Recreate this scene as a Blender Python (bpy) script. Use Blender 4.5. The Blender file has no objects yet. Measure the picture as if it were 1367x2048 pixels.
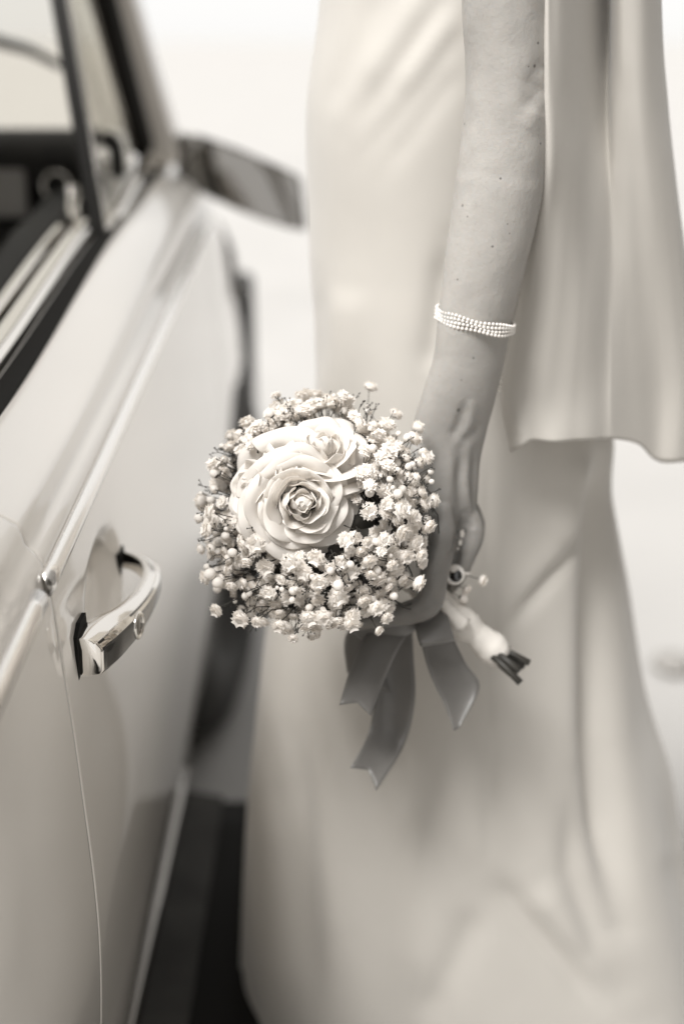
import bpy, bmesh, math, random
import numpy as np
from mathutils import Vector, Matrix, noise

random.seed(7)
R = math.radians
scene = bpy.context.scene
col = scene.collection

# ------------------------------------------------------------------ camera
CAM = Vector((0.0, 0.0, 1.15)); PITCH = R(18.5); FPX = 2844.4; CX, CY = 683.5, 1024.0
cam_data = bpy.data.cameras.new('camera')
cam = bpy.data.objects.new('camera', cam_data); col.objects.link(cam)
cam.location = CAM; cam.rotation_euler = (R(90) - PITCH, 0, 0)
cam_data.sensor_fit = 'VERTICAL'; cam_data.sensor_height = 36.0; cam_data.sensor_width = 24.0
cam_data.lens = 50.0
cam_data.clip_start = 0.05; cam_data.clip_end = 2000.0
cam_data.dof.use_dof = True
cam_data.dof.focus_distance = 0.985
cam_data.dof.aperture_fstop = 2.2
scene.camera = cam

# ------------------------------------------------------------------ world, sun, exposure
SUN_EL, SUN_AZ = 54.0, 219.0        # azimuth: 0 = +Y, clockwise; 219 = from behind the camera's left shoulder
world = bpy.data.worlds.new('World'); scene.world = world; world.use_nodes = True
wn = world.node_tree.nodes; wl = world.node_tree.links
wn.clear()
sky = wn.new('ShaderNodeTexSky'); sky.sky_type = 'NISHITA'; sky.sun_disc = False
sky.sun_elevation = R(SUN_EL); sky.sun_rotation = R(SUN_AZ); sky.dust_density = 1.0; sky.air_density = 1.0
hs = wn.new('ShaderNodeHueSaturation'); hs.inputs['Saturation'].default_value = 0.0
bg = wn.new('ShaderNodeBackground'); bg.inputs['Strength'].default_value = 0.15
wo = wn.new('ShaderNodeOutputWorld')
cl = wn.new('ShaderNodeMix'); cl.data_type = 'RGBA'; cl.inputs[0].default_value = 0.97      # even white overcast in front of the clear sky
cl.inputs[7].default_value = (1.78, 1.76, 1.73, 1)
wl.new(sky.outputs[0], hs.inputs['Color']); wl.new(hs.outputs[0], cl.inputs[6]); wl.new(cl.outputs[2], bg.inputs['Color']); wl.new(bg.outputs[0], wo.inputs[0])
sun_data = bpy.data.lights.new('sun', 'SUN'); sun_data.energy = 1.5; sun_data.angle = R(24); sun_data.color = (1, 0.985, 0.965)
sun = bpy.data.objects.new('sun', sun_data); col.objects.link(sun)
sd = Vector((math.sin(R(SUN_AZ)) * math.cos(R(SUN_EL)), math.cos(R(SUN_AZ)) * math.cos(R(SUN_EL)), math.sin(R(SUN_EL))))
sun.rotation_euler = sd.to_track_quat('Z', 'Y').to_euler()
scene.view_settings.view_transform = 'Standard'; scene.view_settings.look = 'None'
scene.view_settings.exposure = 1.84; scene.view_settings.gamma = 1.0
scene.render.engine = 'CYCLES'
scene.cycles.use_denoising = True
scene.cycles.sample_clamp_indirect = 6.0
scene.cycles.max_bounces = 10

# ------------------------------------------------------------------ helpers
FW = Vector((0, math.cos(PITCH), -math.sin(PITCH))); UP = Vector((0, math.sin(PITCH), math.cos(PITCH))); RT = Vector((1, 0, 0))
def ray(px, py): return FW + RT * ((px - CX) / FPX) - UP * ((py - CY) / FPX)
def A(px, py, d): return CAM + ray(px, py) * d                       # point at axial distance d metres
def PY(px, py, Y): r = ray(px, py); return CAM + r * (Y / r.y)
def pix(p):
    v = Vector(p) - CAM; d = v.dot(FW)
    return CX + v.x / d * FPX, CY - v.dot(UP) / d * FPX
def spl(xs, ys):
    xs = np.array(xs, float); ys = np.array(ys, float)
    h = np.diff(xs); dl = np.diff(ys) / h
    m = np.zeros(len(xs)); m[0] = dl[0]; m[-1] = dl[-1]
    for i in range(1, len(xs) - 1):
        m[i] = 0 if dl[i-1] * dl[i] <= 0 else 2 * dl[i-1] * dl[i] / (dl[i-1] + dl[i])
    def f(x):
        x = min(max(x, xs[0]), xs[-1]); i = min(int(np.searchsorted(xs, x, 'right')) - 1, len(xs) - 2)
        t = (x - xs[i]) / h[i]
        return float((2*t**3-3*t*t+1)*ys[i] + (t**3-2*t*t+t)*h[i]*m[i] + (-2*t**3+3*t*t)*ys[i+1] + (t**3-t*t)*h[i]*m[i+1])
    return f
def cr(pts, n):                                                      # Catmull-Rom through points (tuples or Vectors)
    P = [np.array(p, float) for p in pts]; P = [2*P[0]-P[1]] + P + [2*P[-1]-P[-2]]
    out = []
    for i in range(1, len(P) - 2):
        for k in range(n):
            t = k / n
            out.append(0.5*((2*P[i]) + (P[i+1]-P[i-1])*t + (2*P[i-1]-5*P[i]+4*P[i+1]-P[i+2])*t*t + (3*P[i]-P[i-1]-3*P[i+1]+P[i+2])*t**3))
    out.append(P[-2]); return out
def sstep(a, b, x):
    t = min(max((x - a) / (b - a), 0), 1); return t * t * (3 - 2 * t)

def mk(name, verts, faces, m, parent=None, smooth=True):
    me = bpy.data.meshes.new(name); me.from_pydata([tuple(v) for v in verts], [], faces); me.update()
    if smooth: me.polygons.foreach_set('use_smooth', [True] * len(me.polygons))
    o = bpy.data.objects.new(name, me); col.objects.link(o)
    if m: me.materials.append(m)
    if parent: o.parent = parent
    return o
def from_bm(name, bm, m, parent=None, smooth=True):
    me = bpy.data.meshes.new(name); bmesh.ops.recalc_face_normals(bm, faces=bm.faces); bm.to_mesh(me); bm.free()
    if smooth: me.polygons.foreach_set('use_smooth', [True] * len(me.polygons))
    o = bpy.data.objects.new(name, me); col.objects.link(o); me.materials.append(m)
    if parent: o.parent = parent
    return o
def empty(name, loc=(0, 0, 0)):
    o = bpy.data.objects.new(name, None); col.objects.link(o); o.location = loc; return o
def tag(o, label=None, cat=None, group=None, kind=None):
    if label: o['label'] = label
    if cat: o['category'] = cat
    if group: o['group'] = group
    if kind: o['kind'] = kind
    return o
def keep(o, parent):                                                  # parent while the mesh stays where it was built
    o.parent = parent
    o.matrix_parent_inverse = Matrix.Translation(-Vector(parent.location)); return o
def grid_faces(nu, nv, wrap=False):
    F = []
    for i in range(nu - 1):
        for j in range(nv - (0 if wrap else 1)):
            j2 = (j + 1) % nv
            F.append((i*nv + j, i*nv + j2, (i+1)*nv + j2, (i+1)*nv + j))
    return F
def tube_data(pts, rads, n=10, cap=True):
    V, F = [], []; pts = [Vector(p) for p in pts]
    up = None
    for i, p in enumerate(pts):
        t = (pts[min(i+1, len(pts)-1)] - pts[max(i-1, 0)]).normalized()
        if up is None:
            up = t.orthogonal().normalized()
        up = (up - t * up.dot(t)).normalized(); b = t.cross(up)
        for k in range(n):
            a = 2*math.pi*k/n; V.append(p + (up*math.cos(a) + b*math.sin(a)) * rads[i])
    F = grid_faces(len(pts), n, True)
    if cap:
        F.append(tuple(range(n-1, -1, -1))); F.append(tuple((len(pts)-1)*n + k for k in range(n)))
    return V, F
def join(parts):
    V, F = [], []
    for v, f in parts:
        o = len(V); V += list(v); F += [tuple(i + o for i in q) for q in f]
    return V, F
def sweep_y(name, prof, ys, place, m, parent, smooth=True, bevel=0):
    """closed 2-D profile (a, b) swept along y; place(y, a, b) gives the point"""
    V = [place(y, a, b) for y in ys for (a, b) in prof]; n = len(prof)
    F = grid_faces(len(ys), n, True) + [tuple(range(n)), tuple((len(ys)-1)*n + k for k in range(n-1, -1, -1))]
    bm = bmesh.new(); vs = [bm.verts.new(v) for v in V]
    for f in F: bm.faces.new([vs[i] for i in f])
    return from_bm(name, bm, m, parent, smooth)
def box_data(c, s, rot=None):
    V = []
    for x in (-1, 1):
        for y in (-1, 1):
            for z in (-1, 1):
                v = Vector((x*s[0]/2, y*s[1]/2, z*s[2]/2))
                if rot: v = rot @ v
                V.append(Vector(c) + v)
    return V, [(0,1,3,2), (4,6,7,5), (0,4,5,1), (2,3,7,6), (0,2,6,4), (1,5,7,3)]
def bevel_mod(o, w, seg=2):
    b = o.modifiers.new('bevel', 'BEVEL'); b.width = w; b.segments = seg; b.limit_method = 'ANGLE'; b.angle_limit = R(35)
    return o
def solid(o, t, off=0):
    s = o.modifiers.new('thick', 'SOLIDIFY'); s.thickness = t; s.offset = off; return o

def seg_dist(x, y, poly):
    best = 1e9; bt = 0; n = len(poly) - 1
    for i in range(n):
        ax, ay = poly[i]; bx, by = poly[i+1]; dx, dy = bx-ax, by-ay
        t = max(0, min(1, ((x-ax)*dx + (y-ay)*dy) / (dx*dx + dy*dy))); d = math.hypot(x-ax-t*dx, y-ay-t*dy)
        if d < best: best, bt = d, (i + t) / n
    return best, bt
def ends(t): return sstep(-0.001, 0.25, t) * sstep(-0.001, 0.25, 1 - t)

# ------------------------------------------------------------------ materials (a toned black-and-white picture: every colour is a warm grey)
def sep(v, g=0.953, b=0.888): return (v, v*g, v*b, 1)
def mat(name, v, rough=0.5, metal=0.0, coat=0.0, g=0.953, b=0.888, var=0.0, scale=8.0, bump=0.0, bscale=200.0, sheen=0.0, sss=0.0, trans=0.0, spec=0.5):
    m = bpy.data.materials.new(name); m.use_nodes = True; nt = m.node_tree; p = nt.nodes['Principled BSDF']
    p.inputs['Base Color'].default_value = sep(v, g, b); p.inputs['Roughness'].default_value = rough
    p.inputs['Metallic'].default_value = metal; p.inputs['Coat Weight'].default_value = coat; p.inputs['Coat Roughness'].default_value = 0.04
    p.inputs['Sheen Weight'].default_value = sheen; p.inputs['Specular IOR Level'].default_value = spec
    if sss:
        p.inputs['Subsurface Weight'].default_value = sss; p.inputs['Subsurface Radius'].default_value = (0.010, 0.006, 0.004); p.inputs['Subsurface Scale'].default_value = 0.6
    p.inputs['Transmission Weight'].default_value = trans
    tc = nt.nodes.new('ShaderNodeTexCoord')
    if var:
        n = nt.nodes.new('ShaderNodeTexNoise'); n.inputs['Scale'].default_value = scale; n.inputs['Detail'].default_value = 5
        r = nt.nodes.new('ShaderNodeValToRGB'); r.color_ramp.elements[0].position = 0.3; r.color_ramp.elements[1].position = 0.7
        r.color_ramp.elements[0].color = sep(v*(1-var), g, b); r.color_ramp.elements[1].color = sep(v*(1+var), g, b)
        nt.links.new(tc.outputs['Object'], n.inputs['Vector']); nt.links.new(n.outputs['Fac'], r.inputs['Fac']); nt.links.new(r.outputs['Color'], p.inputs['Base Color'])
    if bump:
        n2 = nt.nodes.new('ShaderNodeTexNoise'); n2.inputs['Scale'].default_value = bscale; n2.inputs['Detail'].default_value = 4
        bp = nt.nodes.new('ShaderNodeBump'); bp.inputs['Strength'].default_value = bump; bp.inputs['Distance'].default_value = 0.001
        nt.links.new(tc.outputs['Object'], n2.inputs['Vector']); nt.links.new(n2.outputs['Fac'], bp.inputs['Height']); nt.links.new(bp.outputs['Normal'], p.inputs['Normal'])
    return m
M = {}
M['paint'] = mat('car_paint', 0.80, 0.32, 0, 1.0, var=0.03, scale=3)
M['chrome'] = mat('chrome', 0.82, 0.07, 1.0, g=0.96, b=0.9, bump=0.03, bscale=60)
M['dark_chrome'] = mat('dark_chrome', 0.30, 0.12, 1.0)
M['rubber'] = mat('black_rubber', 0.008, 0.8, spec=0.2, g=0.9, b=0.75, bump=0.1)
M['black'] = mat('black_trim', 0.010, 0.55, spec=0.2, g=0.9, b=0.75, var=0.3)
M['interior'] = mat('interior_leather', 0.02, 0.6, g=0.9, b=0.75, var=0.3, scale=20)
M['dash_panel'] = mat('dash_panel', 0.38, 0.3, coat=0.4, var=0.1)
M['tyre'] = mat('tyre_rubber', 0.018, 0.7, g=0.9, b=0.75, var=0.3, scale=40)
M['mirror'] = mat('mirror_glass', 0.30, 0.02, 1.0)
M['dress'] = mat('ivory_crepe', 0.56, 0.55, g=0.95, b=0.872, sheen=0.25, bump=0.06, bscale=900, var=0.012, scale=30, spec=0.35)
M['cape'] = mat('ivory_chiffon_crepe', 0.55, 0.55, g=0.95, b=0.872, sheen=0.25, bump=0.06, bscale=900, var=0.012, scale=30, spec=0.35)
M['satin'] = mat('grey_satin', 0.145, 0.36, sheen=0.3, bump=0.05, bscale=500, var=0.05, scale=60)
M['petal'] = mat('white_petal', 0.94, 0.6, g=0.965, b=0.92, bump=0.08, bscale=160, spec=0.2)
M['floret'] = mat('white_floret', 0.94, 0.65, g=0.955, b=0.90, spec=0.2)
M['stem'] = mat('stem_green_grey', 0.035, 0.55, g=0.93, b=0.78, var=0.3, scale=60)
M['leaf'] = mat('leaf_grey', 0.12, 0.5, var=0.25, scale=60)
M['tape'] = mat('white_floral_tape', 0.76, 0.6, g=0.95, b=0.88, var=0.06, scale=90, bump=0.3, bscale=150)
def translucent(m, k):
    nt = m.node_tree; p = nt.nodes['Principled BSDF']; out = nt.nodes['Material Output']
    t = nt.nodes.new('ShaderNodeBsdfTranslucent'); t.inputs[0].default_value = p.inputs['Base Color'].default_value
    mx = nt.nodes.new('ShaderNodeMixShader'); mx.inputs[0].default_value = k
    nt.links.new(p.outputs[0], mx.inputs[1]); nt.links.new(t.outputs[0], mx.inputs[2]); nt.links.new(mx.outputs[0], out.inputs[0])
translucent(M['petal'], 0.42); translucent(M['floret'], 0.35)
M['pearl'] = mat('pearl', 0.80, 0.25, coat=0.6, g=0.95, b=0.89)
M['gem'] = mat('black_gem', 0.006, 0.06, coat=1.0)
M['ground'] = mat('pale_paving', 0.39, 0.8, g=0.97, b=0.93, var=0.05, scale=1.3, bump=0.3, bscale=60)

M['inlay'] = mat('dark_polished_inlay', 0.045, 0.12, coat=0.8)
M['bright_trim'] = mat('bright_side_moulding', 0.88, 0.22, 0.85, coat=0.5, g=0.97, b=0.93)
M['kick_stone'] = mat('grey_stone', 0.27, 0.85, var=0.3, scale=40)
M['mirror_rim'] = mat('mirror_rim', 0.12, 0.2, 1.0)
M['kick'] = mat('kick_plate', 0.055, 0.8, spec=0.15, var=0.2, scale=15)
M['stone'] = mat('dark_stone', 0.12, 0.8, var=0.3, scale=3, bump=0.4, bscale=30)
def glass_mat(name):
    m = bpy.data.materials.new(name); m.use_nodes = True; nt = m.node_tree; nt.nodes.clear()
    o = nt.nodes.new('ShaderNodeOutputMaterial'); mx = nt.nodes.new('ShaderNodeMixShader')
    t = nt.nodes.new('ShaderNodeBsdfTransparent'); t.inputs[0].default_value = (0.9, 0.89, 0.86, 1)
    g = nt.nodes.new('ShaderNodeBsdfGlossy'); g.inputs['Roughness'].default_value = 0.01
    f = nt.nodes.new('ShaderNodeFresnel'); f.inputs['IOR'].default_value = 1.15
    sc = nt.nodes.new('ShaderNodeMath'); sc.operation = 'MULTIPLY'; sc.inputs[1].default_value = 0.35; nt.links.new(f.outputs[0], sc.inputs[0]); nt.links.new(sc.outputs[0], mx.inputs[0]); nt.links.new(t.outputs[0], mx.inputs[1]); nt.links.new(g.outputs[0], mx.inputs[2]); nt.links.new(mx.outputs[0], o.inputs[0])
    return m
M['glass'] = glass_mat('window_glass')

# ------------------------------------------------------------------ ground
gs = 400.0
ground = mk('ground', [(-gs, -gs, 0), (gs, -gs, 0), (gs, gs, 0), (-gs, gs, 0)], [(0, 1, 2, 3)], M['ground'], smooth=False)
tag(ground, 'pale sunlit paving under the car and the bride', 'ground', kind='structure')

# unseen dark house front, added out of view on the right: it shades the bride's right side and shows in the chrome
hw = empty('house_front', (2.3, 0, 0)); tag(hw, 'dark stone house front across the pavement right of the bride', 'building', kind='structure')
hv, hf = [], []
HYS = [-9, -7.4, -6.2, -4.4, -3.2, -1.4, -0.2, 1.6, 2.8, 4.4]; HZS = [0, 0.9, 2.5, 3.6, 5.1, 6.5]
boxes = []
for a in range(len(HYS)-1):
    for b in range(len(HZS)-1):
        win = a % 2 == 1 and b in (1, 3)
        y0, y1, z0, z1 = HYS[a], HYS[a+1], HZS[b], HZS[b+1]
        if win:
            wdw = mk('window', *join([box_data((2.42, (y0+y1)/2, z0+0.03), (0.1, y1-y0, 0.06)), box_data((2.42, (y0+y1)/2, z1-0.03), (0.1, y1-y0, 0.06)), box_data((2.42, y0+0.03, (z0+z1)/2), (0.098, 0.06, z1-z0-0.12)), box_data((2.42, y1-0.03, (z0+z1)/2), (0.098, 0.06, z1-z0-0.12)), box_data((2.42, (y0+y1)/2, (z0+z1)/2), (0.06, 0.05, z1-z0-0.12))]), M['paint'], smooth=False); keep(wdw, hw)
            pn = mk('pane', *box_data((2.43, (y0+y1)/2, (z0+z1)/2), (0.01, y1-y0-0.1, z1-z0-0.1)), M['black'], smooth=False); keep(pn, hw)
        else: boxes.append(box_data((2.45, (y0+y1)/2, (z0+z1)/2), (0.3, y1-y0, z1-z0)))
keep(mk('wall', *join(boxes), M['stone'], smooth=False), hw)

# ------------------------------------------------------------------ car
car = empty('parked_car', (-1.04, 1.6, 0))
tag(car, 'pale glossy classic car with chrome door handle and wing mirror beside the bride', 'car')
sideX = spl([0.20, 0.26, 0.32, 0.42, 0.55, 0.68, 0.78, 0.826, 0.842, 0.852, 0.862, 0.872, 0.884, 0.895, 0.903],
            [-0.225, -0.204, -0.190, -0.178, -0.172, -0.178, -0.186, -0.191, -0.1945, -0.2025, -0.2045, -0.2060, -0.218, -0.236, -0.256])
ZT = 0.903
topz = spl([1.0, 2.08, 2.2, 2.35, 2.5, 2.62, 2.72], [0.903, 0.903, 0.885, 0.83, 0.775, 0.745, 0.72])
rise = spl([-0.5, 0.5, 0.8, 1.07, 1.6, 2.1, 2.8], [-0.06, -0.045, -0.030, -0.016, 0.038, 0.066, 0.066])
def rise0(y): return 0.062 * (min(y, 2.1) - 1.0)
def nose(y): return 0.0 if y < 2.46 else -(0.26 - math.sqrt(max(0.0, 0.26**2 - (y - 2.46)**2)))
def side(y, zr, out=0.0):
    k = sstep(0.4, 0.8, zr)
    k2 = sstep(0.826, 0.903, zr); z = zr + rise0(y)*k*(1-k2) + rise(y)*k2
    if y > 2.08: z = 0.2 + (z - 0.2) * (topz(y) + rise(y) - 0.2) / (ZT + rise(y) - 0.2)
    n = 0.004
    dx = (sideX(zr + n) - sideX(zr - n)) / (2 * n)
    nx, nz = 1 / math.hypot(1, dx), -dx / math.hypot(1, dx)
    return Vector((sideX(zr) + nose(y) + nx*out, y, z + nz*out))
HY, HZ = 1.02, 0.742                                       # the scoop behind the handle
def panel(name, y0, y1, z0, z1, ny, nz, scoop=False, arch=None):
    ed = [(0, 0.016), (0, 0.0012), (0.0004, 0.0004), (0.0012, 0), (0.004, 0), (0.01, 0)]
    ys = [(y0 + a, b) for a, b in ed] + [(y0 + 0.01 + (y1-y0-0.02)*i/ny, 0) for i in range(1, ny)] + [(y1 - a, b) for a, b in ed[::-1]]
    zs = [(z0, 0.03), (z0, 0)] + [(z0 + (z1-z0)*i/nz, 0) for i in range(1, nz)] + [(z1, 0), (z1, 0.02)]
    V = []
    for (y, iy) in ys:
        for (zr, iz) in zs:
            o = -iy - iz
            if scoop:
                q = math.hypot((y - HY) / 0.085, (zr - HZ) / 0.047)
                o -= 0.016 * (sstep(0, 1, (1 - q) / 0.55) if q < 1 else 0)
            zz = zr
            if arch:
                yc, r, zc = arch
                if abs(y - yc) < r:
                    lo = max(z0, zc + math.sqrt(r*r - (y-yc)**2)); zz = lo + (zr - z0) * (z1 - lo) / (z1 - z0)
            p = side(y, zz, o if iz == 0 else -iy)
            if iz: p.x -= iz
            V.append(p)
    o = mk(name, V, grid_faces(len(ys), len(zs)), M['paint']); return keep(o, car)
rear_door = panel('rear_door', -0.35, 0.8605, 0.245, ZT, 40, 70)
front_door = panel('front_door', 0.862, 2.02, 0.245, ZT, 230, 150, scoop=True)
front_wing = panel('front_wing', 2.025, 2.715, 0.20, ZT, 70, 70, arch=(2.30, 0.33, 0.27))
rear_door['label'] = 'pale rear door panel'; front_door['label'] = 'pale front door with a scooped hollow behind the handle'
# inner dark skin so that the seams and the window slot are closed
inner = mk('inner_shell', [Vector((sideX(z) + nose(y) - 0.035, y, z + rise(y) * sstep(.4, .8, z))) for y in np.linspace(-0.35, 2.4, 20) for z in np.linspace(0.22, 0.88, 14)],
           grid_faces(20, 14), M['interior']); keep(inner, car)

# side moulding (two lengths) with hollow ends
trim_prof = [(0.0, -0.008), (0.004, -0.0078), (0.0075, -0.004), (0.008, 0.0), (0.0075, 0.004), (0.004, 0.0078), (0.0, 0.008)]
def trim_place(y, a, b): return side(y, 0.826 + b, a - 0.0005)
for (ya, yb) in ((0.848, 2.04), (-0.34, 0.826)):
    t = sweep_y('side_moulding', trim_prof, list(np.linspace(ya, yb, 60)), trim_place, M['bright_trim'], None); keep(t, car)
    e = bpy.data.objects  # end cap: small dark hollow
ec = sweep_y('moulding_end', [(a*0.7+0.001, b*0.7) for a, b in trim_prof], [0.8472, 0.8478], trim_place, M['dark_chrome'], None); keep(ec, car)

# belt line: rubber seal, chrome channel, inner chrome line
def belt(name, prof, y0, y1, m, n=50):
    o = sweep_y(name, prof, list(np.linspace(y0, y1, n)), lambda y, a, b: Vector((-0.256 + a, y, ZT + rise(y) + b)), m, None); return keep(o, car)
def rr(a0, a1, b0, b1, r):
    out = []
    for (ca, cb, s) in ((a1-r, b1-r, 0), (a0+r, b1-r, 90), (a0+r, b0+r, 180), (a1-r, b0+r, 270)):
        for k in range(4): out.append((ca + r*math.cos(R(s + 30*k)), cb + r*math.sin(R(s + 30*k))))
    return out
belt('window_seal', rr(-0.018, 0.003, -0.03, 0.002, 0.003), -0.3, 2.06, M['rubber'])
belt('chrome_waist_strip', rr(-0.042, -0.0185, -0.02, 0.016, 0.007), -0.3, 1.64, M['chrome'])
belt('inner_waist_strip', rr(-0.062, -0.049, -0.02, 0.014, 0.005), -0.3, 1.62, M['chrome'])
belt('inner_door_cap', rr(-0.11, -0.0655, -0.03, 0.006, 0.006), -0.3, 2.0, M['black'])
dp = mk('inner_door_panel', [(-0.36, -0.3, 0.3), (-0.36, 2.0, 0.3), (-0.36, 2.0, 0.96), (-0.36, -0.3, 0.88)], [(0, 1, 2, 3)], M['interior']); keep(dp, car)

# quarter-light: divider post, frame, glass, latch
def bar(name, p0, p1, w, d, m, up=(0, 0, 1), n=2):
    p0, p1 = Vector(p0), Vector(p1); t = (p1 - p0).normalized()
    b = Vector((1, 0, 0)); b = (b - t*b.dot(t)).normalized(); c = t.cross(b)
    V = [p + b*sx*w/2 + c*sy*d/2 for p in (p0, p1) for sx, sy in ((-1,-1), (1,-1), (1,1), (-1,1))]
    bm = bmesh.new(); vs = [bm.verts.new(v) for v in V]
    for f in [(0,1,2,3), (7,6,5,4), (0,4,5,1), (1,5,6,2), (2,6,7,3), (3,7,4,0)]: bm.faces.new([vs[i] for i in f])
    o = from_bm(name, bm, m, None, smooth=False); bevel_mod(o, min(w, d)*0.25, 2); return keep(o, car)
def ext(p, q, k): return p + (q - p) * k
b0, b1 = PY(202, 492, 1.60), PY(116, -10, 1.72); b1 = ext(b0, b1, 1.75)
bar('quarter_light_post', b0, b1, 0.017, 0.022, M['black'])
e0, e1 = PY(216, 480, 1.61), PY(135, -10, 1.73); e1 = ext(e0, e1, 1.75)
bar('post_chrome_edge', e0, e1, 0.004, 0.012, M['chrome'])
a0, a1 = PY(287, 300, 2.02), PY(205, -10, 1.88); a1 = ext(a0, a1, 2.0)
bar('windscreen_pillar_seal', a0, a1, 0.030, 0.03, M['black'])
c0, c1 = PY(325, 262, 2.07), PY(245, -10, 1.93); c1 = ext(c0, c1, 2.0)
bar('windscreen_pillar', ext(c0, c1, -0.1), c1, 0.036, 0.05, M['paint'])
f0, f1 = PY(266, 300, 2.0), PY(182, -10, 1.86); f1 = ext(f0, f1, 2.0)
bar('quarter_light_frame', f0, f1, 0.006, 0.012, M['chrome'])
g = mk('quarter_light_glass', [b0, f0, f1, b1], [(0, 1, 2, 3)], M['glass'], smooth=False); keep(solid(g, 0.004), car)
fr = mk('quarter_light_sill', *tube_data([PY(214, 470, 1.62), PY(240, 425, 1.72), PY(270, 370, 1.86), PY(290, 310, 2.0)], [0.009]*4, 10), M['chrome']); keep(fr, car)
la = mk('quarter_light_latch', *tube_data(cr([A(205, 285, 1.72), A(222, 280, 1.72), A(232, 300, 1.72), A(236, 340, 1.72), A(228, 352, 1.72)], 5), [0.009]*21, 10), M['black']); keep(la, car)
# windscreen, roof, far side
ws = mk('windscreen', [c0 + Vector((0, 0.02, 0)), Vector((-1.80, c0.y + 0.02, c0.z)), Vector((-1.72, c1.y + 0.02, c1.z)), c1 + Vector((0, 0.02, 0))], [(0, 1, 2, 3)], M['glass'], smooth=False); keep(solid(ws, 0.005), car)
roof_z = c1.z
RV = []
for y in np.linspace(-0.9, c1.y + 0.08, 12):
    for k in range(17):
        u = -1 + 2*k/16
        RV.append(Vector((-1.06 + 0.63*u, y, roof_z + 0.07*(1 - abs(u)**3) - 0.03)))
rf = mk('roof', RV, grid_faces(12, 17), M['paint']); keep(solid(rf, 0.03), car)
bar('roof_rail', c1 + Vector((0, 0.03, 0)), (-0.42, -0.9, roof_z - 0.02), 0.03, 0.03, M['paint'])
for s in (0,):
    fs = mk('far_side', [Vector((-2.08 - p.x, p.y, p.z)) for p in [side(y, z) for y in np.linspace(-0.35, 2.7, 40) for z in np.linspace(0.22, ZT, 24)]], grid_faces(40, 24), M['paint']); keep(fs, car)
fp = bar('far_pillar', (-1.80, c0.y, c0.z - 0.05), (-1.72, c1.y, c1.z), 0.05, 0.06, M['paint'])
# bonnet and scuttle
BV = []
for y in np.linspace(2.06, 2.72, 20):
    e = side(y, ZT)
    for k in range(25):
        u = -1 + 2*k/24; hw = abs(e.x + 1.04)
        BV.append(Vector((-1.04 + hw*u, y, e.z + 0.06*(1 - abs(u)**2.5) - 0.0)))
bn = mk('bonnet', BV, grid_faces(20, 25), M['paint']); keep(solid(bn, 0.006, -1), car)
wp = mk('wiper', *tube_data([A(-60, 66, 2.25), A(0, 84, 2.2), A(60, 100, 2.18), A(122, 132, 2.15)], [0.008, 0.009, 0.008, 0.006], 8), M['black']); keep(wp, car)
# dashboard
DV = []
dprof = [(2.10, 1.0), (2.02, 1.03), (1.94, 1.034), (1.905, 1.02), (1.90, 1.0), (1.925, 0.955), (1.93, 0.86), (1.915, 0.80), (1.98, 0.6), (2.05, 0.3)]
for x in np.linspace(-1.75, -0.33, 10):
    for (y, z) in dprof: DV.append(Vector((x, y, z)))
db = mk('dashboard', DV, grid_faces(10, len(dprof)), M['interior']); keep(db, car)
dpn = mk('dash_panel', *box_data((-0.60, 1.915, 0.955), (0.37, 0.014, 0.066)), M['dash_panel'], smooth=False); keep(bevel_mod(dpn, 0.004), car)
kn = mk('dash_knob', *tube_data([A(112, 372, 1.83), A(114, 372, 1.86), A(115, 372, 1.90)], [0.018, 0.024, 0.026], 20), M['black']); keep(kn, car)
def torus_data(c, ax, R0, r0, n=28, m=10):
    c, ax = Vector(c), Vector(ax).normalized(); u = ax.orthogonal().normalized(); w = ax.cross(u); V = []
    for i in range(n):
        a = 2*math.pi*i/n; d = u*math.cos(a) + w*math.sin(a)
        for j in range(m):
            b = 2*math.pi*j/m; V.append(c + d*(R0 + r0*math.cos(b)) + ax*r0*math.sin(b))
    F = [(i*m + j, ((i+1) % n)*m + j, ((i+1) % n)*m + (j+1) % m, i*m + (j+1) % m) for i in range(n) for j in range(m)]
    return V, F
kb = mk('knob_bezel', *torus_data(A(113, 372, 1.825), (0, -1, 0.2), 0.017, 0.0016), M['chrome']); keep(kb, car)
sw = mk('steering_wheel', *torus_data((-0.60, 1.70, 0.86), (0, -0.85, 0.5), 0.19, 0.011, 48, 12), M['black']); keep(sw, car)
sc_ = mk('steering_column', *tube_data([(-0.60, 1.68, 0.87), (-0.60, 1.74, 0.83), (-0.60, 1.95, 0.72)], [0.05, 0.035, 0.03], 18), M['black']); keep(sc_, car)
wc = mk('window_crank', *tube_data(cr([A(143, 372, 1.62), A(147, 395, 1.62), A(146, 420, 1.61), A(152, 440, 1.6)], 5), [0.007]*16, 10), M['chrome']); keep(wc, car)
fl = mk('cabin_floor', [(-1.85, -0.9, 0.25), (-0.25, -0.9, 0.25), (-0.25, 2.4, 0.25), (-1.85, 2.4, 0.25)], [(0, 1, 2, 3)], M['interior'], smooth=False); keep(fl, car)
bk = mk('rear_bulkhead', [(-1.85, -0.9, 0.25), (-0.25, -0.9, 0.25), (-0.3, -0.9, 1.35), (-1.78, -0.9, 1.35)], [(0, 1, 2, 3)], M['interior'], smooth=False); keep(bk, car)
for sx in (-0.68, -1.42):
    s1 = mk('seat', *join([box_data((sx, 1.05, 0.50), (0.52, 0.5, 0.16)), box_data((sx, 0.76, 0.72), (0.52, 0.16, 0.5), Matrix.Rotation(R(12), 3, 'X'))]), M['interior'], smooth=False); keep(bevel_mod(s1, 0.04, 3), car)

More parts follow.
